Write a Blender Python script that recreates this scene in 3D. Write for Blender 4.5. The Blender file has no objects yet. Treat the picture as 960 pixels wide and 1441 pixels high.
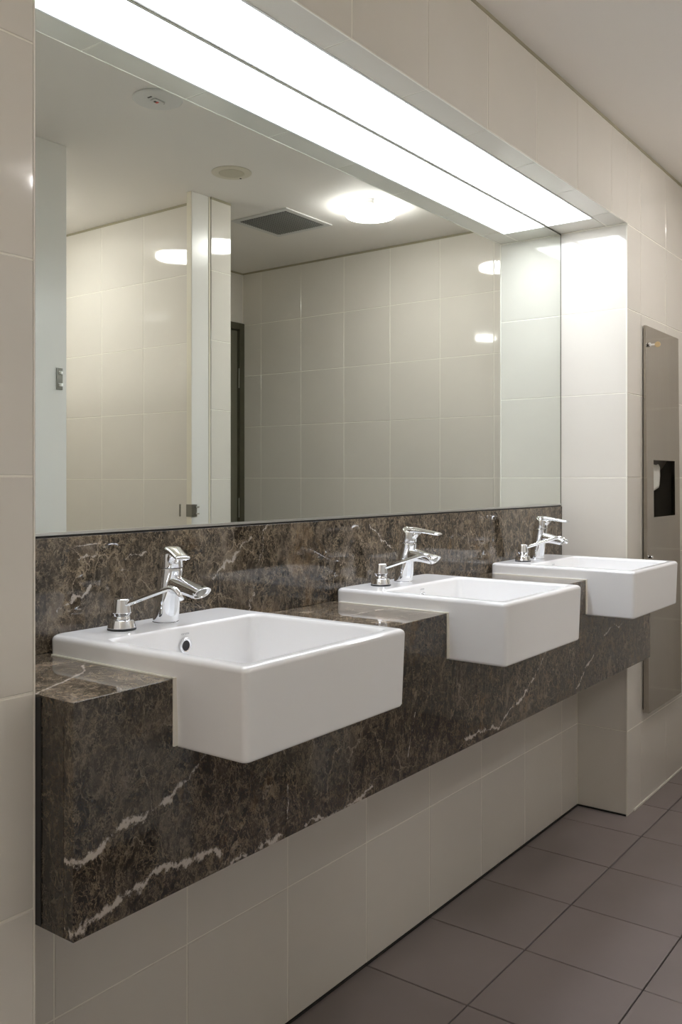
import bpy, bmesh, math, random
from mathutils import Vector, Matrix
random.seed(7)
R = math.radians
sc = bpy.context.scene
COL = sc.collection

# ------------------------------------------------------------------ camera, world, exposure
CAM_H, YAW = 1.1907, 36.72
cd = bpy.data.cameras.new('camera'); cam = bpy.data.objects.new('camera', cd); COL.objects.link(cam)
cam.location = (0, 0, CAM_H); cam.rotation_euler = (R(90), 0, R(YAW - 90))
cd.sensor_fit = 'HORIZONTAL'; cd.sensor_width = 36.0; cd.lens = 1262.0 / 960 * 36
cd.shift_y = -47.1 / 960; cd.clip_start = 0.02
sc.camera = cam
w = bpy.data.worlds.new('world'); sc.world = w; w.use_nodes = True
w.node_tree.nodes['Background'].inputs[0].default_value = (0.9, 0.95, 1, 1)
w.node_tree.nodes['Background'].inputs[1].default_value = 0.0
sc.view_settings.view_transform = 'Standard'; sc.view_settings.look = 'None'
sc.view_settings.gamma = 1.0; sc.view_settings.exposure = 1.22
sc.view_settings.use_curve_mapping = False
PANEL_POWER, LAMP_POWER = 6.3, 23.0
sc.cycles.max_bounces = 20; sc.cycles.diffuse_bounces = 12; sc.cycles.glossy_bounces = 10

# ------------------------------------------------------------------ key measures (metres)
DP = 1.0803     # face of the main tiled wall
DLW = 1.2627    # tiled wall under the counter
DM = 1.3269     # mirror face
DF = 0.9992     # front of the marble apron
HC, ZS = 2.398, 2.092          # ceiling, soffit
XJ, XP, XE = 0.7397, 3.1354, 3.888   # left jamb, right pier, end wall
XW = -1.6                      # far end of the room, behind the camera's left
YB = -1.62                     # back wall of the cubicles
YO = -0.967                    # alcove wall with the door
YC = -0.094                    # cubicle front
ROW = 0.2985

# ------------------------------------------------------------------ helpers
def linkm(name, me, mat=None, parent=None):
    o = bpy.data.objects.new(name, me); COL.objects.link(o)
    if mat is not None and len(me.materials) == 0: me.materials.append(mat)
    if parent is not None: o.parent = parent
    return o

def empty(name, loc=(0, 0, 0), rz=0, parent=None):
    o = bpy.data.objects.new(name, None); COL.objects.link(o)
    o.location = loc; o.rotation_euler = (0, 0, rz); o.empty_display_size = 0.1
    if parent: o.parent = parent
    return o

def tag(o, label, cat=None, group=None):
    o['label'] = label
    if cat: o['category'] = cat
    if group: o['group'] = group
    return o

def struct(o):
    o['kind'] = 'structure'; return o

def from_py(name, V, F, mat, parent=None, smooth=False, off=(0, 0, 0)):
    me = bpy.data.meshes.new(name)
    ox, oy, oz = off
    me.from_pydata([(v[0] - ox, v[1] - oy, v[2] - oz) for v in V], [], F)
    bm = bmesh.new(); bm.from_mesh(me); bmesh.ops.recalc_face_normals(bm, faces=bm.faces); bm.to_mesh(me); bm.free()
    if smooth:
        for p in me.polygons: p.use_smooth = True
    return linkm(name, me, mat, parent)

def smooth_wn(o):
    for p in o.data.polygons: p.use_smooth = True
    m = o.modifiers.new('wn', 'WEIGHTED_NORMAL'); m.keep_sharp = True; m.weight = 80
    return o

def boxes(name, bl, mat, parent=None, off=(0, 0, 0), bevel=0.0, seg=1):
    bm = bmesh.new()
    for (x0, y0, z0, x1, y1, z1) in bl:
        M = Matrix.Translation(((x0 + x1) / 2 - off[0], (y0 + y1) / 2 - off[1], (z0 + z1) / 2 - off[2])) @ Matrix.Diagonal((abs(x1 - x0), abs(y1 - y0), abs(z1 - z0), 1))
        bmesh.ops.create_cube(bm, size=1, matrix=M)
    if bevel > 0:
        bmesh.ops.bevel(bm, geom=list(bm.edges), offset=bevel, segments=seg, profile=0.5, affect='EDGES')
    me = bpy.data.meshes.new(name); bm.to_mesh(me); bm.free()
    o = linkm(name, me, mat, parent)
    if bevel > 0: smooth_wn(o)
    return o

def lathe(name, prof, mat, parent=None, n=40, loc=(0, 0, 0), caps=True):
    V, F = [], []
    for r, z in prof:
        for i in range(n):
            a = 2 * math.pi * i / n
            V.append((loc[0] + r * math.cos(a), loc[1] + r * math.sin(a), loc[2] + z))
    for k in range(len(prof) - 1):
        for i in range(n):
            j = (i + 1) % n
            F.append((k * n + i, k * n + j, (k + 1) * n + j, (k + 1) * n + i))
    if caps:
        F.append(tuple(range(n))[::-1]); F.append(tuple((len(prof) - 1) * n + i for i in range(n)))
    return smooth_wn(from_py(name, V, F, mat, parent))

def loft(name, rings, mat, parent=None, off=(0, 0, 0), caps=True, closed=True, smooth=True):
    n = len(rings[0]); V = [p for r in rings for p in r]; F = []
    for k in range(len(rings) - 1):
        for i in range(n if closed else n - 1):
            j = (i + 1) % n
            F.append((k * n + i, k * n + j, (k + 1) * n + j, (k + 1) * n + i))
    if caps:
        F.append(tuple(range(n))[::-1]); F.append(tuple((len(rings) - 1) * n + i for i in range(n)))
    o = from_py(name, V, F, mat, parent, off=off)
    return smooth_wn(o) if smooth else o

def tube(name, pts, rad, mat, parent=None, n=14):
    P = [Vector(p) for p in pts]; rings = []
    up = Vector((0, 0, 1))
    for i, p in enumerate(P):
        t = (P[min(i + 1, len(P) - 1)] - P[max(i - 1, 0)]).normalized()
        s = t.cross(up)
        if s.length < 1e-3: s = Vector((1, 0, 0))
        s.normalize(); u = s.cross(t).normalized()
        r = rad[i] if isinstance(rad, (list, tuple)) else rad
        rings.append([tuple(p + s * r * math.cos(a) + u * r * math.sin(a)) for a in [2 * math.pi * k / n for k in range(n)]])
    return loft(name, rings, mat, parent)

def prism(name, poly, axis, a, b, mat, parent=None, off=(0, 0, 0), bevel=0.0):
    """poly: 2-D outline; axis 'z': (x,y) extruded z a..b ; 'y': (x,z) extruded y a..b ; 'x': (y,z)"""
    def P(p, t):
        return {'z': (p[0], p[1], t), 'y': (p[0], t, p[1]), 'x': (t, p[0], p[1])}[axis]
    n = len(poly); bm = bmesh.new()
    A = [bm.verts.new(Vector(P(p, a)) - Vector(off)) for p in poly]
    B = [bm.verts.new(Vector(P(p, b)) - Vector(off)) for p in poly]
    bm.faces.new(A); bm.faces.new(B[::-1])
    for i in range(n): bm.faces.new((A[i], B[i], B[(i + 1) % n], A[(i + 1) % n]))
    bmesh.ops.recalc_face_normals(bm, faces=bm.faces)
    if bevel: bmesh.ops.bevel(bm, geom=list(bm.edges), offset=bevel, segments=1, profile=0.5, affect='EDGES')
    me = bpy.data.meshes.new(name); bm.to_mesh(me); bm.free()
    return linkm(name, me, mat, parent)

def copy_tree(o, parent=None):
    c = o.copy(); COL.objects.link(c)
    if parent is not None: c.parent = parent
    for ch in list(o.children): copy_tree(ch, c)
    return c

# ------------------------------------------------------------------ materials
def newmat(name):
    m = bpy.data.materials.new(name); m.use_nodes = True
    nt = m.node_tree; b = nt.nodes['Principled BSDF']
    return m, nt, b

def simple(name, col, rough=0.5, metal=0.0, spec=0.5, coat=0.0):
    m, nt, b = newmat(name)
    b.inputs['Base Color'].default_value = (*col, 1); b.inputs['Roughness'].default_value = rough
    b.inputs['Metallic'].default_value = metal; b.inputs['Specular IOR Level'].default_value = spec
    b.inputs['Coat Weight'].default_value = coat; b.inputs['Coat Roughness'].default_value = 0.03
    return m

def node(nt, t, **kw):
    n = nt.nodes.new(t)
    for k, v in kw.items():
        if k.startswith('i_'):
            key = k[2:]
            n.inputs[int(key) if key.isdigit() else key.replace('_', ' ')].default_value = v
        else: setattr(n, k, v)
    return n

def noise(nt, vec, scale, detail=4, rough=0.6, dist=0.0):
    n = node(nt, 'ShaderNodeTexNoise'); n.inputs['Scale'].default_value = scale
    n.inputs['Detail'].default_value = detail; n.inputs['Roughness'].default_value = rough
    n.inputs['Distortion'].default_value = dist
    if vec is not None: nt.links.new(vec, n.inputs['Vector'])
    return n

def ramp(nt, fac, stops, interp='LINEAR'):
    r = node(nt, 'ShaderNodeValToRGB'); cr = r.color_ramp; cr.interpolation = interp
    while len(cr.elements) < len(stops): cr.elements.new(0.5)
    for e, (p, c) in zip(cr.elements, stops):
        e.position = p; e.color = (*c, 1) if len(c) == 3 else c
    nt.links.new(fac, r.inputs[0]); return r

def mixc(nt, fac, a, b, mode='MIX'):
    m = node(nt, 'ShaderNodeMix', data_type='RGBA', blend_type=mode)
    for s, v in ((0, fac), (6, a), (7, b)):
        if hasattr(v, 'is_output') or isinstance(v, bpy.types.NodeSocket): nt.links.new(v, m.inputs[s])
        else: m.inputs[s].default_value = v if s == 0 else (*v, 1)
    return m.outputs[2]

def mth(nt, op, a, b=None, c=None, clamp=False):
    m = node(nt, 'ShaderNodeMath', operation=op, use_clamp=clamp)
    for i, v in enumerate((a, b, c)):
        if v is None: continue
        if isinstance(v, bpy.types.NodeSocket): nt.links.new(v, m.inputs[i])
        else: m.inputs[i].default_value = v
    return m.outputs[0]

def tile_mat(name, col, rough, var=0.03, wav=0.0, spec=0.5, mottling=0.03, coat=0.0):
    m, nt, b = newmat(name)
    oi = node(nt, 'ShaderNodeObjectInfo'); tc = node(nt, 'ShaderNodeTexCoord')
    hsv = node(nt, 'ShaderNodeHueSaturation'); hsv.inputs['Color'].default_value = (*col, 1)
    nz = noise(nt, tc.outputs['Object'], 5.0, 3)
    v = mth(nt, 'MULTIPLY_ADD', oi.outputs['Random'], var, 1 - var / 2)
    v2 = mth(nt, 'MULTIPLY_ADD', nz.outputs['Fac'], mottling * 2, -mottling)
    v = mth(nt, 'ADD', v, v2)
    nt.links.new(v, hsv.inputs['Value']); nt.links.new(hsv.outputs[0], b.inputs['Base Color'])
    b.inputs['Roughness'].default_value = rough; b.inputs['Specular IOR Level'].default_value = spec
    b.inputs['Coat Weight'].default_value = coat; b.inputs['Coat Roughness'].default_value = 0.04
    if wav:
        n2 = noise(nt, tc.outputs['Object'], 7.0, 1)
        bp = node(nt, 'ShaderNodeBump'); bp.inputs['Strength'].default_value = wav; bp.inputs['Distance'].default_value = 0.002
        nt.links.new(n2.outputs['Fac'], bp.inputs['Height']); nt.links.new(bp.outputs[0], b.inputs['Normal'])
    return m

M_tile = tile_mat('cream_glazed_tile', (0.73, 0.695, 0.63), 0.05, 0.03, 0.12, 0.5)
M_grout = simple('pale_grout', (0.86, 0.83, 0.74), 0.85)
M_floor = tile_mat('taupe_floor_tile', (0.25, 0.213, 0.207), 0.36, 0.10, 0.05, 0.45, 0.10)
M_fgrout = simple('dark_floor_grout', (0.022, 0.02, 0.018), 0.9)
M_ceil = simple('ceiling_paint', (0.92, 0.885, 0.84), 0.7)
M_gap = simple('olive_shadow_bead', (0.36, 0.33, 0.23), 0.6)
M_lam = simple('cubicle_laminate', (0.82, 0.80, 0.76), 0.25)
M_ceramic = simple('white_ceramic', (0.90, 0.90, 0.905), 0.07)
M_chrome = simple('chrome', (0.86, 0.87, 0.89), 0.045, 1.0)
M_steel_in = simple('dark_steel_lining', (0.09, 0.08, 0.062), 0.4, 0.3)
M_dark = simple('dark_rubber_and_shade', (0.02, 0.02, 0.02), 0.5)  # real rubber, and black painted into gaps and holes as their shade
M_sil = simple('cream_silicone', (0.84, 0.81, 0.73), 0.5)
M_white = simple('white_plastic', (0.74, 0.74, 0.72), 0.35)
M_creamp = simple('cream_plastic', (0.78, 0.73, 0.60), 0.45)
M_door = simple('olive_door_paint', (0.16, 0.155, 0.11), 0.4)
M_frame = simple('dark_door_frame_paint', (0.085, 0.08, 0.05), 0.4)
M_alu = simple('brushed_aluminium', (0.62, 0.62, 0.61), 0.3, 1.0)
M_hard = simple('dull_steel_fitting', (0.30, 0.29, 0.26), 0.35, 1.0)
M_key = simple('beige_key_bow', (0.55, 0.40, 0.20), 0.45)
M_red = simple('red_indicator', (0.7, 0.08, 0.06), 0.4)
M_grey = simple('grey_print', (0.33, 0.34, 0.36), 0.6)
M_paper = simple('white_paper_towel', (0.75, 0.74, 0.68), 0.8)
M_mirror = simple('mirror_silvering', (0.785, 0.822, 0.785), 0.0, 1.0)

def brushed():
    m, nt, b = newmat('brushed_stainless_steel')
    tc = node(nt, 'ShaderNodeTexCoord'); mp = node(nt, 'ShaderNodeMapping'); mp.inputs['Scale'].default_value = (260, 260, 3)
    nt.links.new(tc.outputs['Object'], mp.inputs[0])
    n = noise(nt, mp.outputs[0], 1.0, 3)
    r = ramp(nt, n.outputs['Fac'], [(0.3, (0.40, 0.37, 0.33)), (0.7, (0.44, 0.41, 0.365))])
    nt.links.new(r.outputs[0], b.inputs['Base Color'])
    b.inputs['Metallic'].default_value = 1.0
    nt.links.new(mth(nt, 'MULTIPLY_ADD', n.outputs['Fac'], 0.05, 0.11), b.inputs['Roughness'])
    return m
M_steel = brushed()

def emis(name, col, s):
    m, nt, b = newmat(name)
    b.inputs['Base Color'].default_value = (0.8, 0.8, 0.8, 1); b.inputs['Roughness'].default_value = 0.4
    b.inputs['Emission Color'].default_value = (*col, 1); b.inputs['Emission Strength'].default_value = s
    return m
M_panel = emis('luminous_panel', (0.88, 0.918, 1.0), PANEL_POWER)
M_lamp = emis('opal_lamp_glass', (1.0, 0.975, 0.965), LAMP_POWER)

def clear_glass():
    m, nt, b = newmat('clear_glass_ring')
    b.inputs['Base Color'].default_value = (0.95, 0.97, 0.95, 1); b.inputs['Roughness'].default_value = 0.02
    b.inputs['Transmission Weight'].default_value = 1.0; b.inputs['IOR'].default_value = 1.2
    return m
M_glass = clear_glass()

def marble(name, segs, ax, seed=0.0, warp_=0.018, light_gain=1.0, vein=1.0):
    """segs: ((u0,v0),(u1,v1),width) white veins on the plane of axes ax (indices into xyz)."""
    m, nt, b = newmat(name)
    geo = node(nt, 'ShaderNodeNewGeometry')
    mp = node(nt, 'ShaderNodeMapping'); mp.inputs['Location'].default_value = (seed, seed * 0.7, seed * 1.3)
    mp.inputs['Scale'].default_value = (1.15, 1.15, 0.8); mp.inputs['Rotation'].default_value = (0.2, 0.35, 0.1)
    nt.links.new(geo.outputs['Position'], mp.inputs['Vector']); pos = mp.outputs[0]
    def warp(amount, scale, det, src):
        wn = noise(nt, src, scale, det, 0.65)
        sub = node(nt, 'ShaderNodeVectorMath', operation='SUBTRACT'); sub.inputs[1].default_value = (0.5, 0.5, 0.5)
        nt.links.new(wn.outputs['Color'], sub.inputs[0])
        scl = node(nt, 'ShaderNodeVectorMath', operation='SCALE'); scl.inputs['Scale'].default_value = amount
        nt.links.new(sub.outputs[0], scl.inputs[0])
        wp = node(nt, 'ShaderNodeVectorMath', operation='ADD'); nt.links.new(src, wp.inputs[0]); nt.links.new(scl.outputs[0], wp.inputs[1])
        return wp.outputs[0]
    wpos = warp(0.10, 9.0, 6, pos)
    wfin = warp(0.028, 45.0, 4, wpos)
    big = noise(nt, wpos, 9.0, 8, 0.66)
    k = light_gain  # scales the stone colour per face, so light and shade are painted in
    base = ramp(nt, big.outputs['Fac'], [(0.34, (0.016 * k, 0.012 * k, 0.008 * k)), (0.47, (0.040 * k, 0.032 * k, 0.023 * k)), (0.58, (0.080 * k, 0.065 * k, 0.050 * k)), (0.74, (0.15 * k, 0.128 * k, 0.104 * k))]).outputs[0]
    # breccia cells, each with a tone of its own, at two sizes
    for vs_, amt, lo in ((22, 0.95, 0.42), (60, 0.85, 0.5)):
        vc = node(nt, 'ShaderNodeTexVoronoi', feature='SMOOTH_F1'); vc.inputs['Scale'].default_value = vs_; vc.inputs['Smoothness'].default_value = 0.12
        nt.links.new(wfin, vc.inputs['Vector'])
        sepc = node(nt, 'ShaderNodeSeparateColor'); nt.links.new(vc.outputs['Color'], sepc.inputs[0])
        cellf = mth(nt, 'MULTIPLY_ADD', sepc.outputs[0], amt, lo)
        cc = node(nt, 'ShaderNodeCombineColor')
        for i in range(3): nt.links.new(cellf, cc.inputs[i])
        base = mixc(nt, 1.0, base, cc.outputs[0], 'MULTIPLY')
    base = mixc(nt, 1.0, base, (1.25, 1.25, 1.25), 'MULTIPLY')
    fine = noise(nt, wpos, 120.0, 5, 0.75)
    ff = ramp(nt, fine.outputs['Fac'], [(0.32, (0.5, 0.5, 0.5)), (0.68, (1.6, 1.55, 1.5))]).outputs[0]
    base = mixc(nt, 0.9, base, ff, 'MULTIPLY')
    # thin tan web veins at three scales, each fading in and out
    for s, wd, col, thr, st in ((11, 0.016, (0.44, 0.36, 0.27), 0.47, 0.9), (26, 0.030, (0.34, 0.26, 0.17), 0.44, 0.9), (55, 0.055, (0.29, 0.23, 0.155), 0.40, 0.8), (110, 0.10, (0.25, 0.205, 0.15), 0.42, 0.7)):
        vd = node(nt, 'ShaderNodeTexVoronoi', feature='DISTANCE_TO_EDGE'); vd.inputs['Scale'].default_value = s
        nt.links.new(wfin if s > 20 else wpos, vd.inputs['Vector'])
        ln = mth(nt, 'SUBTRACT', 1.0, mth(nt, 'DIVIDE', vd.outputs['Distance'], wd, clamp=True), clamp=True)
        n2 = noise(nt, pos, s * 0.5, 4, 0.75)
        gate = mth(nt, 'MULTIPLY', mth(nt, 'SUBTRACT', n2.outputs['Fac'], thr), 8.0, clamp=True)
        base = mixc(nt, mth(nt, 'MULTIPLY', mth(nt, 'MULTIPLY', ln, gate), st * vein), base, tuple(c * k ** 0.7 for c in col))
    # ochre flush
    oc = noise(nt, wfin, 6.0, 6, 0.75)
    of = mth(nt, 'MULTIPLY', mth(nt, 'SUBTRACT', oc.outputs['Fac'], 0.58), 6.0, clamp=True)
    base = mixc(nt, mth(nt, 'MULTIPLY', of, mth(nt, 'MULTIPLY', fine.outputs['Fac'], 0.8)), base, (0.30, 0.175, 0.065))
    # large white veins
    if segs:
        wn2 = noise(nt, pos, 16.0, 5, 0.65)
        s2 = node(nt, 'ShaderNodeVectorMath', operation='SUBTRACT'); s2.inputs[1].default_value = (0.5, 0.5, 0.5); nt.links.new(wn2.outputs['Color'], s2.inputs[0])
        s3 = node(nt, 'ShaderNodeVectorMath', operation='SCALE'); s3.inputs['Scale'].default_value = warp_ * 3.2; nt.links.new(s2.outputs[0], s3.inputs[0])
        p2 = node(nt, 'ShaderNodeVectorMath', operation='ADD'); nt.links.new(geo.outputs['Position'], p2.inputs[0]); nt.links.new(s3.outputs[0], p2.inputs[1])
        sx = node(nt, 'ShaderNodeSeparateXYZ'); nt.links.new(p2.outputs[0], sx.inputs[0])
        q = node(nt, 'ShaderNodeCombineXYZ')
        nt.links.new(sx.outputs[ax[0]], q.inputs[0]); nt.links.new(sx.outputs[ax[1]], q.inputs[1])
        best = None
        for (a0, a1, wd) in segs:
            A = Vector((a0[0], a0[1], 0)); B = Vector((a1[0], a1[1], 0)); D = B - A
            pa = node(nt, 'ShaderNodeVectorMath', operation='SUBTRACT'); nt.links.new(q.outputs[0], pa.inputs[0]); pa.inputs[1].default_value = A
            dt = node(nt, 'ShaderNodeVectorMath', operation='DOT_PRODUCT'); nt.links.new(pa.outputs[0], dt.inputs[0]); dt.inputs[1].default_value = D / D.length_squared
            h = mth(nt, 'ADD', dt.outputs['Value'], 0.0, clamp=True)
            sd = node(nt, 'ShaderNodeVectorMath', operation='SCALE'); sd.inputs[0].default_value = D; nt.links.new(h, sd.inputs['Scale'])
            df = node(nt, 'ShaderNodeVectorMath', operation='SUBTRACT'); nt.links.new(pa.outputs[0], df.inputs[0]); nt.links.new(sd.outputs[0], df.inputs[1])
            ln = node(nt, 'ShaderNodeVectorMath', operation='LENGTH'); nt.links.new(df.outputs[0], ln.inputs[0])
            d = mth(nt, 'DIVIDE', ln.outputs['Value'], wd * 0.8)
            best = d if best is None else mth(nt, 'MINIMUM', best, d)
        wv = noise(nt, pos, 30.0, 6, 0.8)
        wid = mth(nt, 'MULTIPLY', mth(nt, 'SUBTRACT', wv.outputs['Fac'], 0.40), 5.0, clamp=True)
        core = mth(nt, 'SUBTRACT', mth(nt, 'MULTIPLY', wid, 1.0), best, clamp=True)
        core = mth(nt, 'MULTIPLY', core, 2.2, clamp=True)
        base = mixc(nt, mth(nt, 'MULTIPLY', core, 0.8), base, (0.60, 0.54, 0.48))
    nt.links.new(base, b.inputs['Base Color'])
    b.inputs['Roughness'].default_value = 0.045; b.inputs['IOR'].default_value = 1.58
    return m

def chain(pts, wd): return [(pts[i], pts[i + 1], wd if not isinstance(wd, (list, tuple)) else wd[i]) for i in range(len(pts) - 1)]
SEG_APRON = (chain([(0.74, 0.677), (0.79, 0.690)], 0.010) + chain([(0.79, 0.695), (0.845, 0.702), (0.92, 0.721), (0.985, 0.763)], 0.011)
    + chain([(0.74, 0.585), (0.827, 0.598), (0.906, 0.612), (1.032, 0.602)], 0.012) + chain([(1.037, 0.575), (1.182, 0.579)], 0.010)
    + chain([(1.182, 0.66), (1.181, 0.60)], 0.003)
    + chain([(1.234, 0.572), (1.378, 0.575), (1.439, 0.589)], 0.008)
    + chain([(2.277, 0.735), (2.178, 0.658), (1.975, 0.587), (1.816, 0.599)], 0.0085) + chain([(2.602, 0.666), (2.465, 0.582)], 0.008)
    + chain([(2.847, 0.731), (2.69, 0.707)], 0.006) + chain([(1.60, 0.70), (1.57, 0.62)], 0.003))
SEG_SPLASH = (chain([(1.50, 1.085), (1.46, 1.0), (1.44, 0.90)], 0.003) + chain([(1.33, 0.99), (1.361, 1.006), (1.442, 1.054)], 0.008)
    + chain([(1.1, 1.037), (1.149, 1.053)], 0.006) + chain([(1.06, 1.0106), (1.10, 1.0124)], 0.005) + chain([(0.95, 0.96), (1.02, 1.0)], 0.005)
    + chain([(1.9, 1.07), (2.05, 0.97)], 0.004) + chain([(1.0, 1.045), (1.03, 1.05)], 0.004))
SEG_TOP = chain([(0.742, 1.083), (0.863, 1.139), (0.915, 1.20)], 0.0055) + chain([(1.36, 1.10), (1.56, 1.16), (1.75, 1.15)], 0.005) + chain([(1.40, 1.20), (1.60, 1.03)], 0.004) + chain([(2.18, 1.18), (2.5, 1.06)], 0.004)
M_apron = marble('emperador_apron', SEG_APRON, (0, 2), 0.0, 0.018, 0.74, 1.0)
M_splash = marble('emperador_splashback_lit', SEG_SPLASH, (0, 2), 3.1, 0.018, 1.25)  # stone painted lighter for the glow of the soffit panel
M_end = marble('emperador_end_slab_shaded', [], (0, 2), 8.3, 0.018, 0.5, 0.6)  # same stone painted darker, as a shaded end face
M_top = marble('emperador_worktop_lit', SEG_TOP, (0, 1), 5.7, 0.006, 2.0, 0.6)  # stone painted lighter to stand for reflections of the bright walls

# ------------------------------------------------------------------ tiles
_tc = {}
def tile_mesh(wd, ht, mat, th=0.008, ch=0.0012):
    key = (round(wd, 4), round(ht, 4), mat.name)
    if key in _tc: return _tc[key]
    a, b = wd / 2, ht / 2; V = []
    for (dx, dy, z) in ((0, 0, -th), (0, 0, -ch), (ch, ch, 0)):
        V += [(-a + dx, -b + dy, z), (a - dx, -b + dy, z), (a - dx, b - dy, z), (-a + dx, b - dy, z)]
    F = [(8, 9, 10, 11)]
    for k in (0, 4):
        for i in range(4): F.append((k + i, k + (i + 1) % 4, k + 4 + (i + 1) % 4, k + 4 + i))
    me = bpy.data.meshes.new('tile'); me.from_pydata(V, [], F); me.materials.append(mat)
    _tc[key] = me; return me

def tile_plane(parent, plane, c, rects, us, vs, mat=None, gap=0.0026, tilt=0.10, hole=None, name='tile'):
    """plane: 'y-' faces -Y at Y=c (u=X,v=Z); 'x-' faces -X at X=c (u=Y,v=Z); 'x+'; 'y+'; 'z+' floor (u=X,v=Y); 'z-' soffit."""
    mat = mat or M_tile
    N = {'y-': (0, -1, 0), 'y+': (0, 1, 0), 'x-': (-1, 0, 0), 'x+': (1, 0, 0), 'z+': (0, 0, 1), 'z-': (0, 0, -1)}[plane]
    U = {'y': (1, 0, 0), 'x': (0, 1, 0), 'z': (1, 0, 0)}[plane[0]]; N = Vector(N); U = Vector(U); W = N.cross(U)
    for (u0, u1, v0, v1) in rects:
        for ua, ub in zip(us[:-1], us[1:]):
            for va, vb in zip(vs[:-1], vs[1:]):
                a, b_, c_, d = max(ua, u0), min(ub, u1), max(va, v0), min(vb, v1)
                cells = [(a, b_, c_, d)]
                if hole and b_ > hole[0] and a < hole[1] and c_ < hole[3] - 0.01 and d > hole[2] + 0.01:
                    cells = [(a, hole[0], c_, d), (hole[1], b_, c_, d)]
                for (a, b_, c_, d) in cells:
                    wd, ht = b_ - a, d - c_
                    if wd < 0.012 or ht < 0.012: continue
                    me = tile_mesh(wd - gap, ht - gap, mat)
                    o = bpy.data.objects.new(name, me); COL.objects.link(o); o.parent = parent
                    uc, vc = (a + b_) / 2, (c_ + d) / 2
                    loc = {'y': (uc, c, vc), 'x': (c, uc, vc), 'z': (uc, vc, c)}[plane[0]]
                    t1, t2 = R(random.uniform(-tilt, tilt)), R(random.uniform(-tilt, tilt))
                    Mx = Matrix((U, W, N)).transposed().to_4x4()
                    sz = max(wd, ht)
                    o.matrix_local = Matrix.Translation(loc) @ Mx @ Matrix.Rotation(t1, 4, 'X') @ Matrix.Rotation(t2, 4, 'Y') @ Matrix.Translation((0, 0, random.uniform(-0.0003, 0)))

def grid(a0, step, lo, hi):
    k0 = math.floor((lo - a0) / step); k1 = math.ceil((hi - a0) / step)
    return [a0 + k * step for k in range(k0, k1 + 1)]
ROWS = [ROW * k for k in range(0, 9)]
XS = grid(1.786, 0.2985, XW, XE)
TB = 0.0013   # backing lies this far behind the tile faces
ZT = 2.387    # tiles stop under a shadow bead at the ceiling
HOLE = (3.315, 3.685, 2 * 0.0 + ROW * 3, ROW * 5)

# main wall with the recess
wall = struct(boxes('wall_front', [
    (XW, DP + TB, 0, XJ - TB, DM + 0.12, HC),
    (XJ - TB, DP + TB, ZS + TB, XP + TB, DM + 0.12, HC),
    (XP + TB, DP + TB, 0, HOLE[0], DM + 0.12, HC), (HOLE[1], DP + TB, 0, XE + 0.1, DM + 0.12, HC),
    (HOLE[0], DP + TB, 0, HOLE[1], DM + 0.12, HOLE[2]), (HOLE[0], DP + TB, HOLE[3], HOLE[1], DM + 0.12, HC),
    (HOLE[0], DP + 0.21, HOLE[2], HOLE[1], DM + 0.12, HOLE[3]),
    (XJ - TB, DM + 0.006, 0, XP + TB, DM + 0.12, ZS + TB),
    (XJ - TB, DLW + TB, 0, XP + TB, DM + 0.006, 0.888)], M_grout))
tile_plane(wall, 'y-', DP, [(XW, XJ, 0, ZT), (XJ, XP, ZS, ZT), (XP, XE, 0, ZT)], XS, ROWS[:8] + [ZS, ZT] if False else [ROW * k for k in range(8)] + [ZT], hole=HOLE)
tile_plane(wall, 'y-', DLW, [(XJ, XP, 0.004, 0.868)], grid(1.7981, 0.2985, XJ, XP), ROWS)
PIERROWS = [ROW * k for k in range(8)]
tile_plane(wall, 'x-', XP, [(DP, DM + 0.004, 0.60, ZS), (DP, DLW, 0.004, 0.60)], [DP, DM + 0.004], PIERROWS)
tile_plane(wall, 'x+', XJ, [(DP, DM + 0.004, 0.60, ZS), (DP, DLW, 0.004, 0.60)], [DP, DM + 0.004], PIERROWS)
tile_plane(wall, 'z-', ZS, [(XJ, XP, DP, 1.155), (XJ, 0.865, 1.155, DM), (3.010, XP, 1.155, DM)], [XJ] + grid(1.786, 0.2985, XJ + 0.05, XP - 0.1)[1:-1] + [XP], [DP, DM])
for (x0, x1) in ((XJ - 0.0012, XJ + 0.0012), (XP - 0.0012, XP + 0.0012)):
    struct(boxes('trim_1', [(x0, DP - 0.0002, 0, x1, DP + 0.004, ZS)], M_sil, None))
struct(boxes('trim_2', [(XJ, DP + 0.0001, ZS - 0.0012, XP, DP + 0.004, ZS + 0.0012)], M_sil))
struct(boxes('trim_3', [(3.20, DP - 0.004, 0.0005, 3.86, DP + 0.002, 0.007)], M_sil))
struct(boxes('trim_4', [(XJ + 0.002, DLW - 0.0035, 0.0005, XP, DLW + 0.004, 0.005), (XP - 0.0035, DP + 0.004, 0.0005, XP + 0.003, DLW, 0.005)], M_fgrout))

# end wall
wall_r = struct(boxes('wall_right', [(XE + TB, YO - 0.1, 0, XE + 0.12, DP + 0.1, HC)], M_grout))
tile_plane(wall_r, 'x-', XE, [(YO, DP, 0, ZT)], grid(0.0716, 0.2985, YO, DP), [ROW * k for k in range(8)] + [ZT])
# alcove wall with the service door
DX0, DX1, DZ = 3.03, XE, 2.10
wall_a = struct(boxes('wall_alcove', [(2.875, YO - 0.10, 0, DX0, YO - TB, HC), (DX0, YO - 0.10, DZ, XE + 0.007, YO - TB, HC)], M_grout))
tile_plane(wall_a, 'y+', YO, [(2.868, DX0, 0, ZT), (DX0, XE, DZ, ZT)], grid(3.71, 0.2985, 2.868, XE), [ROW * k for k in range(8)] + [ZT])
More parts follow.
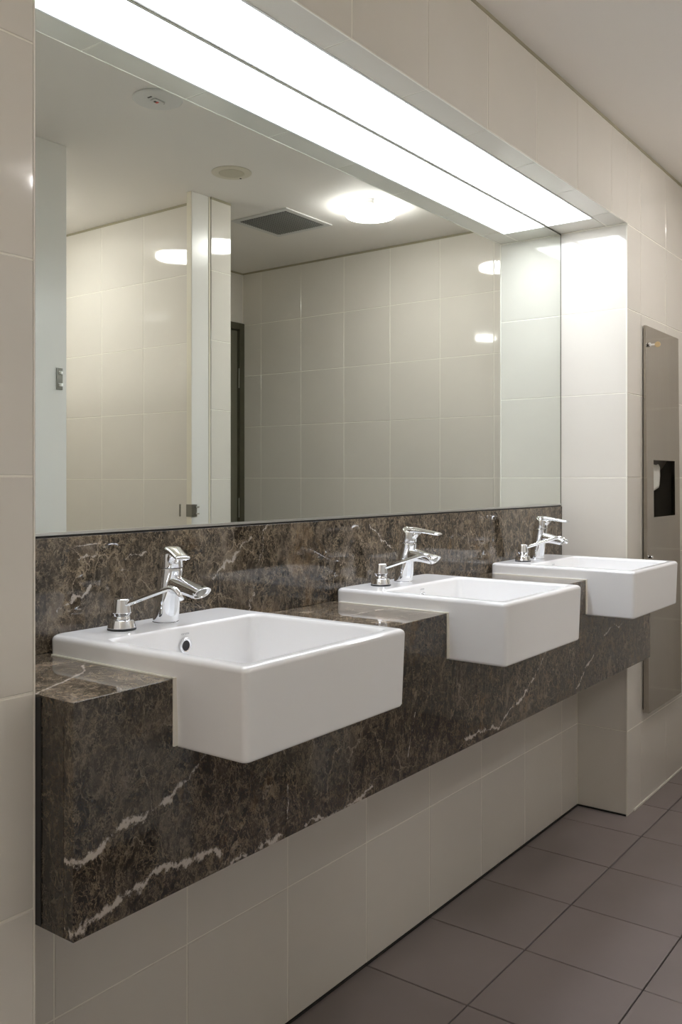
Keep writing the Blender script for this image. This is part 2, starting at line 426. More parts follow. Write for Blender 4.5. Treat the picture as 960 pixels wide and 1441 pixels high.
# dividing wall between cubicles and alcove
wall_d = struct(boxes('wall_cubicle', [(2.746 + TB, YB - 0.1, 0, 2.868 - TB, YC + 0.006 - TB, HC)], M_grout))
rw = [ROW * k - 0.006 for k in range(8)]; rw[0] = 0; rw += [ZT]
tile_plane(wall_d, 'x-', 2.746, [(YB, YC + 0.006, 0, ZT)], grid(-0.521, 0.2985, YB, 0.2), rw)
tile_plane(wall_d, 'y+', YC + 0.006, [(2.746, 2.868, 0, ZT)], [2.746, 2.868], rw)
tile_plane(wall_d, 'x+', 2.868, [(YO, YC + 0.006, 0, ZT)], grid(-0.521, 0.2985, YB, 0.2), rw)
wall_b = struct(boxes('wall_back', [(XW, YB - 0.1, 0, 2.746 + TB, YB - TB, HC)], M_grout))
tile_plane(wall_b, 'y+', YB, [(XW, 2.746, 0, ZT)], XS, [ROW * k for k in range(8)] + [ZT])
wall_l = struct(boxes('wall_left', [(XW - 0.1, YB - 0.1, 0, XW - TB, DP + 0.1, HC)], M_grout))
tile_plane(wall_l, 'x+', XW, [(YB, DP, 0, ZT)], grid(0.0716, 0.2985, YB, DP), [ROW * k for k in range(8)] + [ZT])
# shadow gap under the ceiling, its shade painted as a flush olive bead
bead = [(XW, DP + 0.0003, ZT, XE, DP + 0.05, HC), (XE + 0.0003, YO, ZT, XE + 0.05, DP, HC), (2.746, YB, ZT, 2.868, YC + 0.002, HC), (2.868, YO - 0.05, ZT, XE, YO - 0.0003, HC), (XW, YB - 0.05, ZT, 2.746, YB - 0.0003, HC)]
bead[2] = (2.7463, YB, ZT, 2.8677, YC + 0.0057, HC)
struct(boxes('trim_5', bead, M_gap))

# floor and ceiling
floor = struct(boxes('floor', [(XW - 0.1, YB - 0.1, -0.1, XE + 0.1, DM + 0.1, -0.0065)], M_fgrout))
tile_plane(floor, 'z+', 0.0, [(XW, XE, YB, DLW)], grid(1.796, 0.2985, XW, XE), grid(0.6850, 0.2985, YB, DLW), M_floor, gap=0.0035, tilt=0.05)
struct(boxes('ceiling', [(XW - 0.1, YB - 0.1, HC, XE + 0.1, DM + 0.1, HC + 0.1)], M_ceil))

# door in the alcove
door = struct(empty('door_1', (3.46, YO - 0.03, 0)))
do = (3.46, YO - 0.03, 0)
boxes('door_frame', [(DX1 - 0.038, YO - 0.09, 0, DX1 + 0.004, YO + 0.012, DZ), (DX0, YO - 0.09, 0, DX0 + 0.04, YO + 0.012, DZ), (DX0 + 0.04, YO - 0.09, DZ - 0.04, DX1 - 0.038, YO + 0.012, DZ)], M_frame, door, do, 0.001)
boxes('door_leaf', [(DX0 + 0.043, YO - 0.045, 0.008, DX1 - 0.042, YO - 0.004, DZ - 0.045)], M_door, door, do, 0.0015)
for zc in (1.777, 1.02, 0.25):
    boxes('hinge', [(DX1 - 0.046, YO - 0.004, zc - 0.05, DX1 - 0.036, YO + 0.007, zc + 0.05)], M_frame, door, do, 0.002)
boxes('hinge_pin', [(DX1 - 0.0445, YO + 0.0075, 1.72, DX1 - 0.0405, YO + 0.010, 1.835)], M_alu, door, do)
boxes('hinge_pin', [(DX1 - 0.0445, YO + 0.0075, 0.963, DX1 - 0.0405, YO + 0.010, 1.078)], M_alu, door, do)
boxes('door_handle', [(DX0 + 0.09, YO - 0.004, 0.99, DX0 + 0.11, YO + 0.05, 1.01), (DX0 + 0.09, YO + 0.035, 0.99, DX0 + 0.21, YO + 0.05, 1.01)], M_alu, door, do, 0.002)

# ------------------------------------------------------------------ cubicles seen in the mirror
def hinge_plate(name, x, z, y, parent, off, w_=0.028, h_=0.075):
    p = boxes(name, [(x - w_ / 2, y, z - h_ / 2, x + w_ / 2, y + 0.004, z + h_ / 2)], M_hard, parent, off, 0.0008)
    for dz in (-0.28, 0.28):
        boxes('screw_cover', [(x - w_ * 0.28, y + 0.004, z + dz * h_ - 0.006, x + w_ * 0.4, y + 0.010, z + dz * h_ + 0.006)], M_chrome, p, off, 0.001)
    return p

def cub_panel(name, x0, x1, z0, z1, label, cat, extras=()):
    off = ((x0 + x1) / 2, YC - 0.015, 0)
    t = empty(name, off); tag(t, label, cat)
    boxes('board', [(x0, YC - 0.032, z0, x1, YC - 0.002, z1)], M_lam, t, off, 0.001)
    if z0 > 0.01:
        for xx in (x0 + 0.04, x1 - 0.04): boxes('foot', [(xx - 0.012, YC - 0.027, 0, xx + 0.012, YC - 0.006, z0)], M_alu, t, off)
    return t, off
t, off = cub_panel('cubicle_panel', 1.875, 2.0168, 0.0, HC - 0.001, 'white full-height cubicle panel with a small steel hinge plate, left in the mirror', 'panel')
hinge_plate('hinge_plate', 1.985, 1.55, YC - 0.002, t, off, 0.026, 0.078)
t, off = cub_panel('cubicle_panel', 2.640, 2.744, 0.0, HC - 0.001, 'narrow white full-height cubicle post with a lock keeper, against tiled nib wall', 'panel')
boxes('edge_strip', [(2.6385, YC - 0.031, 0, 2.6402, YC - 0.004, HC - 0.002)], M_creamp, t, off)
boxes('wall_channel', [(2.7375, YC - 0.034, 0, 2.7455, YC + 0.001, HC - 0.002)], M_creamp, t, off)
k = boxes('lock_keeper', [(2.640, YC - 0.002, 1.030, 2.666, YC + 0.002, 1.082), (2.636, YC - 0.032, 1.030, 2.640, YC + 0.002, 1.082)], M_hard, t, off)
for dz in (1.040, 1.068): boxes('catch', [(2.650, YC + 0.002, dz, 2.668, YC + 0.014, dz + 0.006)], M_chrome, k, off)
boxes('rubber_buffer', [(2.6365, YC - 0.075, 1.030, 2.6395, YC - 0.068, 1.082)], M_hard, t, off)
# open door of the cubicle, folded inward and seen edge-on past its post
t = empty('cubicle_door', (2.010, YC - 0.05, 0)); off = (2.010, YC - 0.05, 0)
tag(t, 'cubicle door standing open inward, seen edge-on beside the hinge-plate panel', 'door')
boxes('board', [(2.002, YC - 0.640, 0.12, 2.0235, YC - 0.040, 1.777)], M_lam, t, off, 0.001)
boxes('edge_strip', [(2.003, YC - 0.040, 0.12, 2.0238, YC - 0.036, 1.777)], M_creamp, t, off)
# neighbours to the left (reached by the mirror only from a step aside)
t, off = cub_panel('cubicle_door', 1.265, 1.872, 0.12, 1.777, 'closed white cubicle door to the left of the hinge-plate panel', 'door')
boxes('latch', [(1.33, YC - 0.002, 0.98, 1.38, YC + 0.012, 1.03)], M_alu, t, off, 0.002)
t, off = cub_panel('cubicle_panel', 1.12, 1.262, 0.0, HC - 0.001, 'white full-height cubicle panel left of the closed door, outside the frame', 'panel')
t, off = cub_panel('cubicle_panel', XW + 0.002, 1.117, 0.0, HC - 0.001, 'wide white closure panel of the cubicle row, outside the frame', 'panel')
t = empty('cubicle_partition', (1.94, -0.9, 0)); tag(t, 'white partition between two cubicles, behind the hinge-plate panel', 'partition')
boxes('board', [(1.93, YB + 0.002, 0.12, 1.95, YC - 0.034, 1.95)], M_lam, t, (1.94, -0.9, 0), 0.001)
boxes('foot', [(1.932, -0.6, 0, 1.948, -0.57, 0.12), (1.932, -1.4, 0, 1.948, -1.37, 0.12)], M_alu, t, (1.94, -0.9, 0))

# ------------------------------------------------------------------ light panel in the soffit
PX0, PX1, PY0, PY1 = 0.865, 3.010, 1.1565, DM - 0.002
po = ((PX0 + PX1) / 2, (PY0 + PY1) / 2, ZS)
t = empty('soffit_light', po); tag(t, 'long glowing white light panel let into the soffit above the mirror', 'light')
boxes('diffuser', [(PX0 + 0.004, PY0 + 0.004, ZS + 0.001, PX1 - 0.004, PY1 - 0.006, ZS + 0.004)], M_panel, t, po)
boxes('frame', [(PX0 + 0.005, PY1 - 0.0055, ZS - 0.001, PX1 - 0.005, PY1, ZS + 0.007), (PX0 - 0.001, PY0 - 0.001, ZS - 0.0015, PX1 + 0.001, PY0 + 0.005, ZS + 0.007), (PX0 - 0.001, PY0 + 0.005, ZS - 0.0015, PX0 + 0.005, PY1, ZS + 0.007), (PX1 - 0.005, PY0 + 0.005, ZS - 0.0015, PX1 + 0.001, PY1, ZS + 0.007)], M_white, t, po)

# ------------------------------------------------------------------ mirror
mo = ((XJ + XP) / 2, DM + 0.003, 1.098)
t = empty('mirror', mo); tag(t, 'large frameless wall mirror above the marble splashback', 'mirror')
MZ0, MZ1 = 1.0975, ZS - 0.0045
boxes('glass', [(XJ + 0.002, DM, MZ0, XP - 0.0025, DM + 0.005, MZ1)], M_mirror, t, mo)
boxes('bottom_channel', [(XJ + 0.001, DM - 0.0035, 1.0925, XP - 0.001, DM + 0.0055, 1.0975)], M_alu, t, mo)
boxes('gap_shade_line', [(XJ + 0.001, DM - 0.0005, 1.0888, XP - 0.001, DM + 0.0055, 1.0924)], M_dark, t, mo)  # black strip stands in for the shade of the gap above the splashback
boxes('dark_edge', [(XP - 0.0025, DM - 0.001, MZ0, XP - 0.0003, DM + 0.005, MZ1 + 0.002), (XJ + 0.0003, DM - 0.001, MZ0, XJ + 0.002, DM + 0.005, MZ1 + 0.002), (XJ + 0.002, DM - 0.0015, MZ1, XP - 0.0025, DM + 0.005, MZ1 + 0.004)], M_frame, t, mo)

# ------------------------------------------------------------------ marble vanity
BX = [0.9245, 1.7350, 2.5455]; BWD = 0.418; ZC, ZA = 0.892, 0.572
SP = 1.3215      # splashback face
CX0, CX1 = XJ + 0.0035, XP - 0.002
co = ((CX0 + CX1) / 2, DLW, ZA)
van = empty('vanity_counter', co); tag(van, 'dark brown veined marble vanity with deep apron, hung between two tiled jambs', 'counter')
TF = DF + 0.0015
top = [(CX0 + 0.0005, TF)]
for x in BX: top += [(x - 0.002, TF), (x - 0.002, SP - 0.008), (x + BWD + 0.002, SP - 0.008), (x + BWD + 0.002, TF)]
top += [(CX1, TF), (CX1, DM + 0.002), (CX0 + 0.0005, DM + 0.002)]
prism('worktop', top, 'z', ZC - 0.02, ZC, M_top, van, co, 0.0007)
def apron(x0, x1):
    poly = [(x0, ZA), (x1, ZA)]; up = []
    if not any(x - 0.002 < x1 < x + BWD + 0.002 for x in BX): poly += [(x1, ZC - 0.0004)]
    else: poly += [(x1, 0.791)]
    for x in reversed(BX):
        a, b_ = x - 0.002, x + BWD + 0.002
        if b_ < x0 or a > x1: continue
        if b_ < x1: poly += [(b_, ZC - 0.0004), (b_, 0.791)]
        if a > x0: poly += [(a, 0.791), (a, ZC - 0.0004)]
    if not any(x - 0.002 < x0 < x + BWD + 0.002 for x in BX): poly += [(x0, ZC - 0.0004)]
    else: poly += [(x0, 0.791)]
    prism('apron_slab', poly, 'y', DF, DF + 0.02, M_apron, van, co, 0.0006)
apron(CX0, 1.1805); apron(1.1815, 2.50); apron(2.501, CX1)
boxes('end_slab', [(CX0, DF + 0.0205, ZA, CX0 + 0.02, DLW, ZC - 0.0004)], M_end, van, co, 0.0005)
boxes('end_slab', [(CX1 - 0.02, DF + 0.0205, ZA, CX1, DLW, ZC - 0.0004)], M_end, van, co, 0.0005)
boxes('gap_shade_strip', [(CX0 - 0.0015, 1.0690, ZA + 0.002, CX0 + 0.004, DP + 0.004, ZC - 0.004)], M_dark, van, co)  # black strip painting the shade in the gap between slab and jamb
boxes('underside_board', [(CX0 + 0.021, DF + 0.021, ZA + 0.01, CX1 - 0.021, DLW - 0.001, ZA + 0.028)], M_dark, van, co)
sb = boxes('splashback', [(CX0, SP, ZC + 0.0005, CX1, DM + 0.004, 1.0885)], M_splash, None, (1.9, DM, ZC), 0.0006)
sb.location = (1.9, DM, ZC); tag(sb, 'brown marble splashback running along the wall beneath the mirror', 'splashback')

# ------------------------------------------------------------------ basins
def rrect(x0, x1, y0, y1, rf, rb, z, n=5):
    pts = []
    for (cx, cy, a0, r) in ((x0 + rf, y0 + rf, 180, rf), (x1 - rf, y0 + rf, 270, rf), (x1 - rb, y1 - rb, 0, rb), (x0 + rb, y1 - rb, 90, rb)):
        for k in range(n + 1):
            a = R(a0 + 90 * k / n); pts.append((cx + r * math.cos(a), cy + r * math.sin(a), z))
    return pts
BY0, BY1, BZ0, BZ1 = 0.8555, 1.3135, 0.7875, 0.9255
def make_basin():
    root = empty('washbasin', (0, 0, 0)); W = BWD
    y0, y1 = BY0, BY1; rg = []
    tp = 0.004
    rg.append(rrect(tp + 0.006, W - tp - 0.006, y0 + tp + 0.006, y1 - 0.006, 0.008, 0.016, BZ0))
    rg.append(rrect(tp + 0.0018, W - tp - 0.0018, y0 + tp + 0.0018, y1 - 0.0018, 0.009, 0.018, BZ0 + 0.0018))
    rg.append(rrect(tp, W - tp, y0 + tp, y1, 0.009, 0.018, BZ0 + 0.006))
    e = 0.009
    rg.append(rrect(0, W, y0, y1, 0.010, 0.020, BZ1 - e))
    for k in (1, 2, 3, 4):
        a = R(90 * k / 4); i = e * (1 - math.cos(a)); rg.append(rrect(i, W - i, y0 + i, y1 - i, 0.010 - i * 0.2, 0.020 - i * 0.3, BZ1 - e + e * math.sin(a)))
    ix0, ix1, iy0, iy1 = 0.030, W - 0.030, y0 + 0.027, 1.190
    f = 0.007
    for k in (0, 1, 2, 3):
        a = R(90 * k / 3); i = -f + f * math.sin(a)
        rg.append(rrect(ix0 + i, ix1 - i, iy0 + i, iy1 - i, 0.018, 0.018, BZ1 - f * (1 - math.cos(a))))
    zb = 0.815
    rg.append(rrect(ix0 + 0.006, ix1 - 0.006, iy0 + 0.006, iy1 - 0.004, 0.018, 0.018, zb + 0.022))
    for k in (1, 2, 3, 4):
        a = R(90 * k / 4); i = 0.022 * (1 - math.cos(a))
        rg.append(rrect(ix0 + 0.006 + i, ix1 - 0.006 - i, iy0 + 0.006 + i, iy1 - 0.004 - i, 0.020 + i * 0.5, 0.020 + i * 0.5, zb + 0.022 - 0.022 * math.sin(a)))
    cx, cy = W / 2, (iy0 + iy1) / 2
    n = len(rg[0])
    last = rg[-1]
    rg.append([(cx + (p[0] - cx) / math.hypot(p[0] - cx, p[1] - cy) * 0.024, cy + (p[1] - cy) / math.hypot(p[0] - cx, p[1] - cy) * 0.024, zb - 0.004) for p in last])
    b = loft('bowl', rg, M_ceramic, root)
    d = lathe('drain', [(0.0235, 0), (0.0235, 0.002), (0.018, 0.003), (0.016, 0.0), (0.014, -0.001)], M_chrome, root, 28, (cx, cy, zb - 0.0035))
    # overflow on the back wall of the bowl
    oy, oz = 1.1858, 0.891; ocx = cx - 0.010
    V, F = [], []; N = 28
    for (r, dy) in ((0.0140, 0), (0.0140, -0.0016), (0.0125, -0.0024), (0.0098, -0.0020), (0.0090, 0.0)):
        for i in range(N): V.append((ocx + r * math.cos(2 * math.pi * i / N), oy + dy, oz + r * math.sin(2 * math.pi * i / N)))
    for k in range(4):
        for i in range(N): F.append((k * N + i, k * N + (i + 1) % N, (k + 1) * N + (i + 1) % N, (k + 1) * N + i))
    ring = smooth_wn(from_py('overflow_ring', V, F, M_chrome, root))
    V = [(ocx + 0.0092 * math.cos(2 * math.pi * i / N), oy - 0.0006, oz + 0.0092 * math.sin(2 * math.pi * i / N)) for i in range(N)]
    V += [(p[0], p[1] + 0.001, p[2]) for p in V]
    F = [tuple(range(N)), tuple(range(2 * N - 1, N - 1, -1))] + [(i, (i + 1) % N, N + (i + 1) % N, N + i) for i in range(N)]
    from_py('overflow_hole_shade', V, F, M_dark, ring)  # flat dark disc in place of a hole, its shade is colour only
    # maker's word over the overflow
    cu = bpy.data.curves.new('print', 'FONT'); cu.body = 'caroma'; cu.size = 0.0064; cu.align_x = 'CENTER'; cu.extrude = 0.00006
    tmp = bpy.data.objects.new('print', cu); COL.objects.link(tmp)
    bpy.context.view_layer.update()
    me = bpy.data.meshes.new_from_object(tmp.evaluated_get(bpy.context.evaluated_depsgraph_get()))
    bpy.data.objects.remove(tmp)
    me.transform(Matrix.Translation((ocx, oy + 0.0012, oz + 0.0195)) @ Matrix.Rotation(R(90), 4, 'X')); me.materials.clear()
    linkm('maker_print', me, M_grey, root)
    # silicone bead along the marble cut-out
    s = 0.0028
    for xx, sg in ((0, -1), (W, 1)):
        x0, x1 = sorted((xx - sg * 0.004, xx + sg * 0.0042))
        boxes('silicone_bead', [(x0, DF - 0.0012, ZC - 0.003, x1, BY1 - 0.016, ZC + 0.0022), (x0, DF - 0.0030, BZ0 + 0.004, x1, DF + 0.004, ZC + 0.0025)], M_sil, root, bevel=0.0008)
    base = Vector((BWD / 2, (BY0 + BY1) / 2, BZ0))
    for ch in root.children: ch.location = ch.location - base
    return root

# ------------------------------------------------------------------ taps
def ell(cx, cy, cz, rx, ry, tiltv, n=28, p=2.0):
    """ring around (cx,cy,cz) in a plane spanned by X and the (y,z) direction tiltv"""
    out = []
    for i in range(n):
        a = 2 * math.pi * i / n; c, s = math.cos(a), math.sin(a)
        c2 = math.copysign(abs(c) ** (2 / p), c); s2 = math.copysign(abs(s) ** (2 / p), s)
        out.append((cx + rx * c2, cy + ry * s2 * tiltv[0], cz + ry * s2 * tiltv[1]))
    return out

def make_tap():
    t = empty('basin_tap', (0, 0, 0))
    H_ = (1.0, 0.0)
    ring = [ell(0, 0, z, r, r, (1, 0)) for z, r in ((0, 0.0240), (0.0016, 0.0240), (0.0018, 0.0234))]
    loft('base_ring', ring, M_chrome, t)
    body = []
    for z, yy, r in ((0.0018, 0, 0.0234), (0.003, -0.0003, 0.0240), (0.020, -0.003, 0.0238), (0.045, -0.007, 0.0231), (0.070, -0.011, 0.0226), (0.090, -0.0142, 0.0222), (0.0935, -0.0148, 0.0219), (0.0945, -0.015, 0.0210)):
        body.append(ell(0, yy, z, r * 0.97, r, (1, 0)))
    loft('body', body, M_chrome, t)
    # spout: wide flat tube reaching forward, its mouth cut on a slant
    sp = []
    prof = [(-0.014, 0.0655, 0.0175, 0.0200, 0.10), (-0.030, 0.0660, 0.0172, 0.0165, 0.12), (-0.046, 0.0645, 0.0165, 0.0140, 0.16), (-0.062, 0.0620, 0.0166, 0.0125, 0.24), (-0.078, 0.0592, 0.0176, 0.0122, 0.42), (-0.089, 0.0572, 0.0186, 0.0130, 0.62), (-0.0955, 0.0562, 0.0190, 0.0138, 0.80)]
    for y, z, rx, ry, lean in prof:
        sp.append(ell(0, y, z, rx, ry, (-math.sin(lean), math.cos(lean)), p=2.5))
    y, z, rx, ry, lean = prof[-1]
    tv = (-math.sin(lean), math.cos(lean))
    sp.append(ell(0, y - 0.0006, z - 0.0006, rx * 0.97, ry * 0.95, tv, p=2.5))
    sp.append(ell(0, y - 0.0002, z - 0.0002, rx * 0.88, ry * 0.84, tv, p=2.5))
    sp.append(ell(0, y + 0.006, z + 0.005, rx * 0.84, ry * 0.78, tv, p=2.5))
    s = loft('spout', sp, M_chrome, t)
    # aerator under the lip
    ar = lathe('aerator', [(0.0100, -0.006), (0.0100, 0.001), (0.0085, 0.0022), (0.004, 0.0022)], M_hard, s, 20)
    ar.location = (0, y + 0.0015, z + 0.0012); ar.rotation_euler = (R(90) + lean, 0, 0)
    return t

def make_lever(t, rz):
    l = empty('lever', (0, -0.0152, 0.0950), rz, t)
    R_ = []
    for z, r, yy in ((0.0002, 0.0208, 0), (0.001, 0.0218, 0), (0.014, 0.0214, -0.0018), (0.024, 0.0206, -0.0028), (0.030, 0.0192, -0.003), (0.0345, 0.0160, -0.003), (0.0370, 0.0110, -0.003), (0.0376, 0.004, -0.003)):
        R_.append(ell(0, yy, z, r, r, (1, 0)))
    loft('lever_cap', R_, M_chrome, l)
    P = []
    for y, z, rx, ry in ((0.008, 0.0270, 0.0150, 0.0080), (-0.008, 0.0295, 0.0185, 0.0085), (-0.022, 0.0300, 0.0165, 0.0068), (-0.040, 0.0290, 0.0142, 0.0052), (-0.064, 0.0262, 0.0135, 0.0043), (-0.086, 0.0236, 0.0138, 0.0038), (-0.0925, 0.0228, 0.0130, 0.0031), (-0.0945, 0.0226, 0.0112, 0.0014)):
        P.append(ell(0, y, z, rx, ry, (0.12, 1.0), p=2.6))
    loft('lever_blade', P, M_chrome, l)
    # underside grip of the lever, the hooked piece visible when it is turned
    V = [ell(0, y, z, rx, ry, (0.3, 1.0), p=2.4, n=20) for y, z, rx, ry in ((-0.014, 0.014, 0.013, 0.012), (-0.023, 0.020, 0.011, 0.008), (-0.034, 0.0250, 0.009, 0.003))]
    loft('lever_web', V, M_chrome, l)
    return l

def make_dispenser():
    t = empty('soap_dispenser', (0, 0, 0))
    lathe('rubber_seat', [(0.0252, 0), (0.0252, 0.0022), (0.0246, 0.003)], M_dark, t, 36)
    lathe('flange', [(0.0246, 0.003), (0.0246, 0.0045), (0.0215, 0.0165), (0.0205, 0.0178), (0.017, 0.0182)], M_chrome, t, 40)
    lathe('collar', [(0.0165, 0.0184), (0.0152, 0.0200), (0.0152, 0.0285)], M_chrome, t, 36)
    lathe('pump_cap', [(0.0168, 0.0290), (0.0170, 0.0305), (0.0140, 0.0525), (0.0130, 0.0542), (0.0080, 0.0550), (0.001, 0.0552)], M_chrome, t, 36)
    pts = [(0, -0.006, 0.044), (0, -0.020, 0.0480), (0, -0.06, 0.0620), (0, -0.103, 0.0765), (0, -0.113, 0.0795), (0, -0.120, 0.0800), (0, -0.1275, 0.0780), (0, -0.1345, 0.0720), (0, -0.142, 0.0620)]
    tube('nozzle', pts, [0.0048, 0.0047, 0.0046, 0.0045, 0.0046, 0.0046, 0.0046, 0.0045, 0.0042], M_chrome, t, 16)
    return t

ORD = [('nearest to the camera, at the left end of the counter', 'nearest'), ('in the middle of the counter', 'middle'), ('farthest away, beside the right tiled pier', 'farthest')]
basin0 = make_basin(); tap0 = make_tap(); disp0 = make_dispenser()
TY = 1.252
for i, x in enumerate(BX):
    b = basin0 if i == 0 else copy_tree(basin0)
    b.location = (x + BWD / 2, (BY0 + BY1) / 2, BZ0)
    tag(b, 'white rectangular semi-recessed washbasin ' + ORD[i][0], 'washbasin', 'white washbasins set in the marble counter')
    t = tap0 if i == 0 else copy_tree(tap0)
    t.location = (x + BWD / 2 + 0.002, TY, BZ1); t.scale = (1, 1, 1.07)
    tag(t, ['chrome lever tap with lever turned toward the camera, on the nearest basin',
            'chrome lever tap with lever pointing forward, on the middle basin',
            'chrome lever tap with lever pointing forward, on the farthest basin'][i], 'tap', 'chrome basin taps')
    d = disp0 if i == 0 else copy_tree(disp0)
    d.location = (x + 0.109, TY, BZ1); d.rotation_euler = (0, 0, R([4, 7, 9][i]))
    tag(d, 'chrome soap dispenser with bent nozzle, left of the tap on the %s basin' % ORD[i][1], 'soap dispenser', 'chrome soap dispensers')
    if i == 0: taps = [t]
    else: taps.append(t)
for t, a in zip(taps, (-30, 0, 3)): make_lever(t, R(a))

# ------------------------------------------------------------------ recessed paper towel unit
ux0, ux1, uz0, uz1 = 3.296, 3.699, 0.333, 1.752
uo = ((ux0 + ux1) / 2, DP, uz0)
un = empty('towel_dispenser', uo); tag(un, 'tall brushed steel paper towel unit on the right wall, past the farthest basin', 'towel dispenser')
boxes('back_gap_shade', [(ux0 + 0.006, DP - 0.0035, uz0 + 0.01, 3.352, DP - 0.0004, uz1 - 0.01), (3.655, DP - 0.0035, uz0 + 0.01, ux1 - 0.006, DP - 0.0004, uz1 - 0.01), (3.352, DP - 0.0035, uz0 + 0.01, 3.655, DP - 0.0004, 1.0), (3.352, DP - 0.0035, 1.29, 3.655, DP - 0.0004, uz1 - 0.01)], M_dark, un, uo)  # black backing paints the shadow gap between wall and door panel
# door panel: its foot stands further off the wall than its head
ox0, ox1, oz0, oz1 = 3.3725, 3.636, 1.0465, 1.2595
def yf(z): return DP - 0.0125 - 0.012 * (uz1 - z) / (uz1 - uz0)
xs = [ux0, ox0, ox1, ux1]; zs_ = [uz0, oz0, oz1, uz1]
V = []; F = []
for z in zs_:
    for x in xs: V.append((x, yf(z), z))
for z in zs_:
    for x in xs: V.append((x, DP - 0.004, z))
for j in range(3):
    for i in range(3):
        if (i, j) == (1, 1): continue
        a = j * 4 + i; F.append((a, a + 1, a + 5, a + 4)); F.append((a + 16, a + 20, a + 21, a + 17))
for i in range(3): F.append((i, i + 16, i + 17, i + 1)); F.append((12 + i, 13 + i, 29 + i, 28 + i))
for j in range(3): F.append((4 * j, 4 * j + 4, 4 * j + 20, 4 * j + 16)); F.append((4 * j + 3, 4 * j + 19, 4 * j + 23, 4 * j + 7))
F += [(5, 6, 22, 21), (9, 25, 26, 10), (5, 21, 25, 9), (6, 10, 26, 22)]
from_py('door_panel', V, F, M_steel, un, off=uo)
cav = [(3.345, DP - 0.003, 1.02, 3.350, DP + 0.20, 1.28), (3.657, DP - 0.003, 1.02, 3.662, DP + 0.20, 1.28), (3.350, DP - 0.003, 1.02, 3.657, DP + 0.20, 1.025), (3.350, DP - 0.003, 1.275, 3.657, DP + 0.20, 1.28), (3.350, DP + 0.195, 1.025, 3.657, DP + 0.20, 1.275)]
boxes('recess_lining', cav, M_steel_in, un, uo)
# curved steel guide at the top of the opening
gp = [(DP + 0.19, 1.17), (DP + 0.13, 1.178), (DP + 0.09, 1.190), (DP + 0.06, 1.208), (DP + 0.035, 1.235), (DP + 0.015, 1.268)]
V = []; F = []
for (y, z) in gp: V += [(3.352, y, z), (3.655, y, z)]
for i in range(len(gp) - 1): F.append((2 * i, 2 * i + 1, 2 * i + 3, 2 * i + 2))
n = len(V); V += [(p[0], p[1], p[2] + 0.002) for p in V]; F += [tuple(i + n for i in f) for f in F]
from_py('paper_guide', V, F, simple('grey_steel_guide', (0.20, 0.18, 0.155), 0.4, 0.3), un, off=uo)
# towel tail hanging out of the guide
tl = [(3.500, DP + 0.006, 1.246), (3.522, DP + 0.010, 1.243), (3.532, DP + 0.009, 1.234), (3.528, DP + 0.007, 1.20), (3.518, DP + 0.006, 1.168), (3.505, DP + 0.005, 1.156)]
V, F = [], []
for k, (x, y, z) in enumerate(tl):
    V += [(3.36, y - 0.004, z - 0.028 * (k > 2)), (3.43, y + 0.001, z - 0.014 * (k > 2)), (x - 0.02, y, z - 0.004), (x, y + 0.001, z)]
for k in range(len(tl) - 1):
    for i in range(3): F.append((k * 4 + i, k * 4 + i + 1, k * 4 + i + 5, k * 4 + i + 4))
tw = from_py('paper_towel', V, F, M_paper, None, True, off=(3.5, DP + 0.02, 1.15)); tw.location = (3.5, DP + 0.02, 1.15)
sm = tw.modifiers.new('s', 'SOLIDIFY'); sm.thickness = 0.0015
tag(tw, 'white folded paper towel hanging in the opening of the steel towel unit', 'paper towel')
# lock and key
lk = lathe('lock', [(0.0085, 0), (0.0085, 0.006), (0.007, 0.009), (0.0055, 0.0095)], M_chrome, un, 24)
lk.location = (3.325 - uo[0], yf(1.683) - uo[1], 1.683 - uo[2]); lk.rotation_euler = (R(90), 0, 0)
ky = empty('key', (3.325, yf(1.683) - 0.0095, 1.683)); tag(ky, 'small key with a beige bow left in the lock of the towel unit', 'key')
kb = boxes('blade', [(-0.001, -0.014, -0.003, 0.001, 0.001, 0.003)], M_chrome, ky)
kw = lathe('bow', [(0.0085, -0.002), (0.0103, -0.001), (0.0103, 0.001), (0.0085, 0.002)], M_key, ky, 24)
kw.location = (0.0, -0.024, -0.001); kw.rotation_euler = (0, R(90), R(12))
kn = lathe('catch_knob', [(0.005, 0), (0.006, 0.004), (0.006, 0.008), (0.004, 0.011)], M_chrome, un, 20)
kn.location = (3.326 - uo[0], yf(0.902) - uo[1], 0.902 - uo[2]); kn.rotation_euler = (R(90), 0, 0)

# ------------------------------------------------------------------ ceiling fittings
def make_lamp():
    t = empty('ceiling_lamp', (0, 0, 0))
    lathe('base_plate', [(0.108, -0.024), (0.110, -0.022), (0.110, 0)], M_white, t, 40)
    lathe('opal_drum', [(0.06, -0.050), (0.095, -0.0495), (0.108, -0.046), (0.113, -0.038), (0.113, -0.0245)], M_lamp, t, 56)
    lathe('rim_ring', [(0.1220, -0.0085), (0.1235, -0.0085), (0.1235, -0.0065), (0.1220, -0.0065), (0.1220, -0.0085)], M_alu, t, 56, caps=False)
    for a in (20, 140, 260):
        c, s = math.cos(R(a)), math.sin(R(a))
        cl = boxes('clip', [(0.112, -0.003, -0.040, 0.1155, 0.003, 0.0), (0.112, -0.003, -0.0035, 0.1245, 0.003, 0.0)], M_alu, t)
        cl.rotation_euler = (0, 0, R(a))
    return t
lamp0 = make_lamp()
LAMPS = [((3.262, 0.385), 'round glowing ceiling lamp beside the square vent, seen in the mirror'),
         ((2.20, -0.88), 'round ceiling lamp over the right-hand cubicle'),
         ((1.06, -0.88), 'round ceiling lamp over the next cubicle, outside the frame'),
         ((-1.0, 0.385), 'added round ceiling lamp, unseen, lighting the far left end of the corridor')]  # last lamp is unseen, added to light the left of the corridor
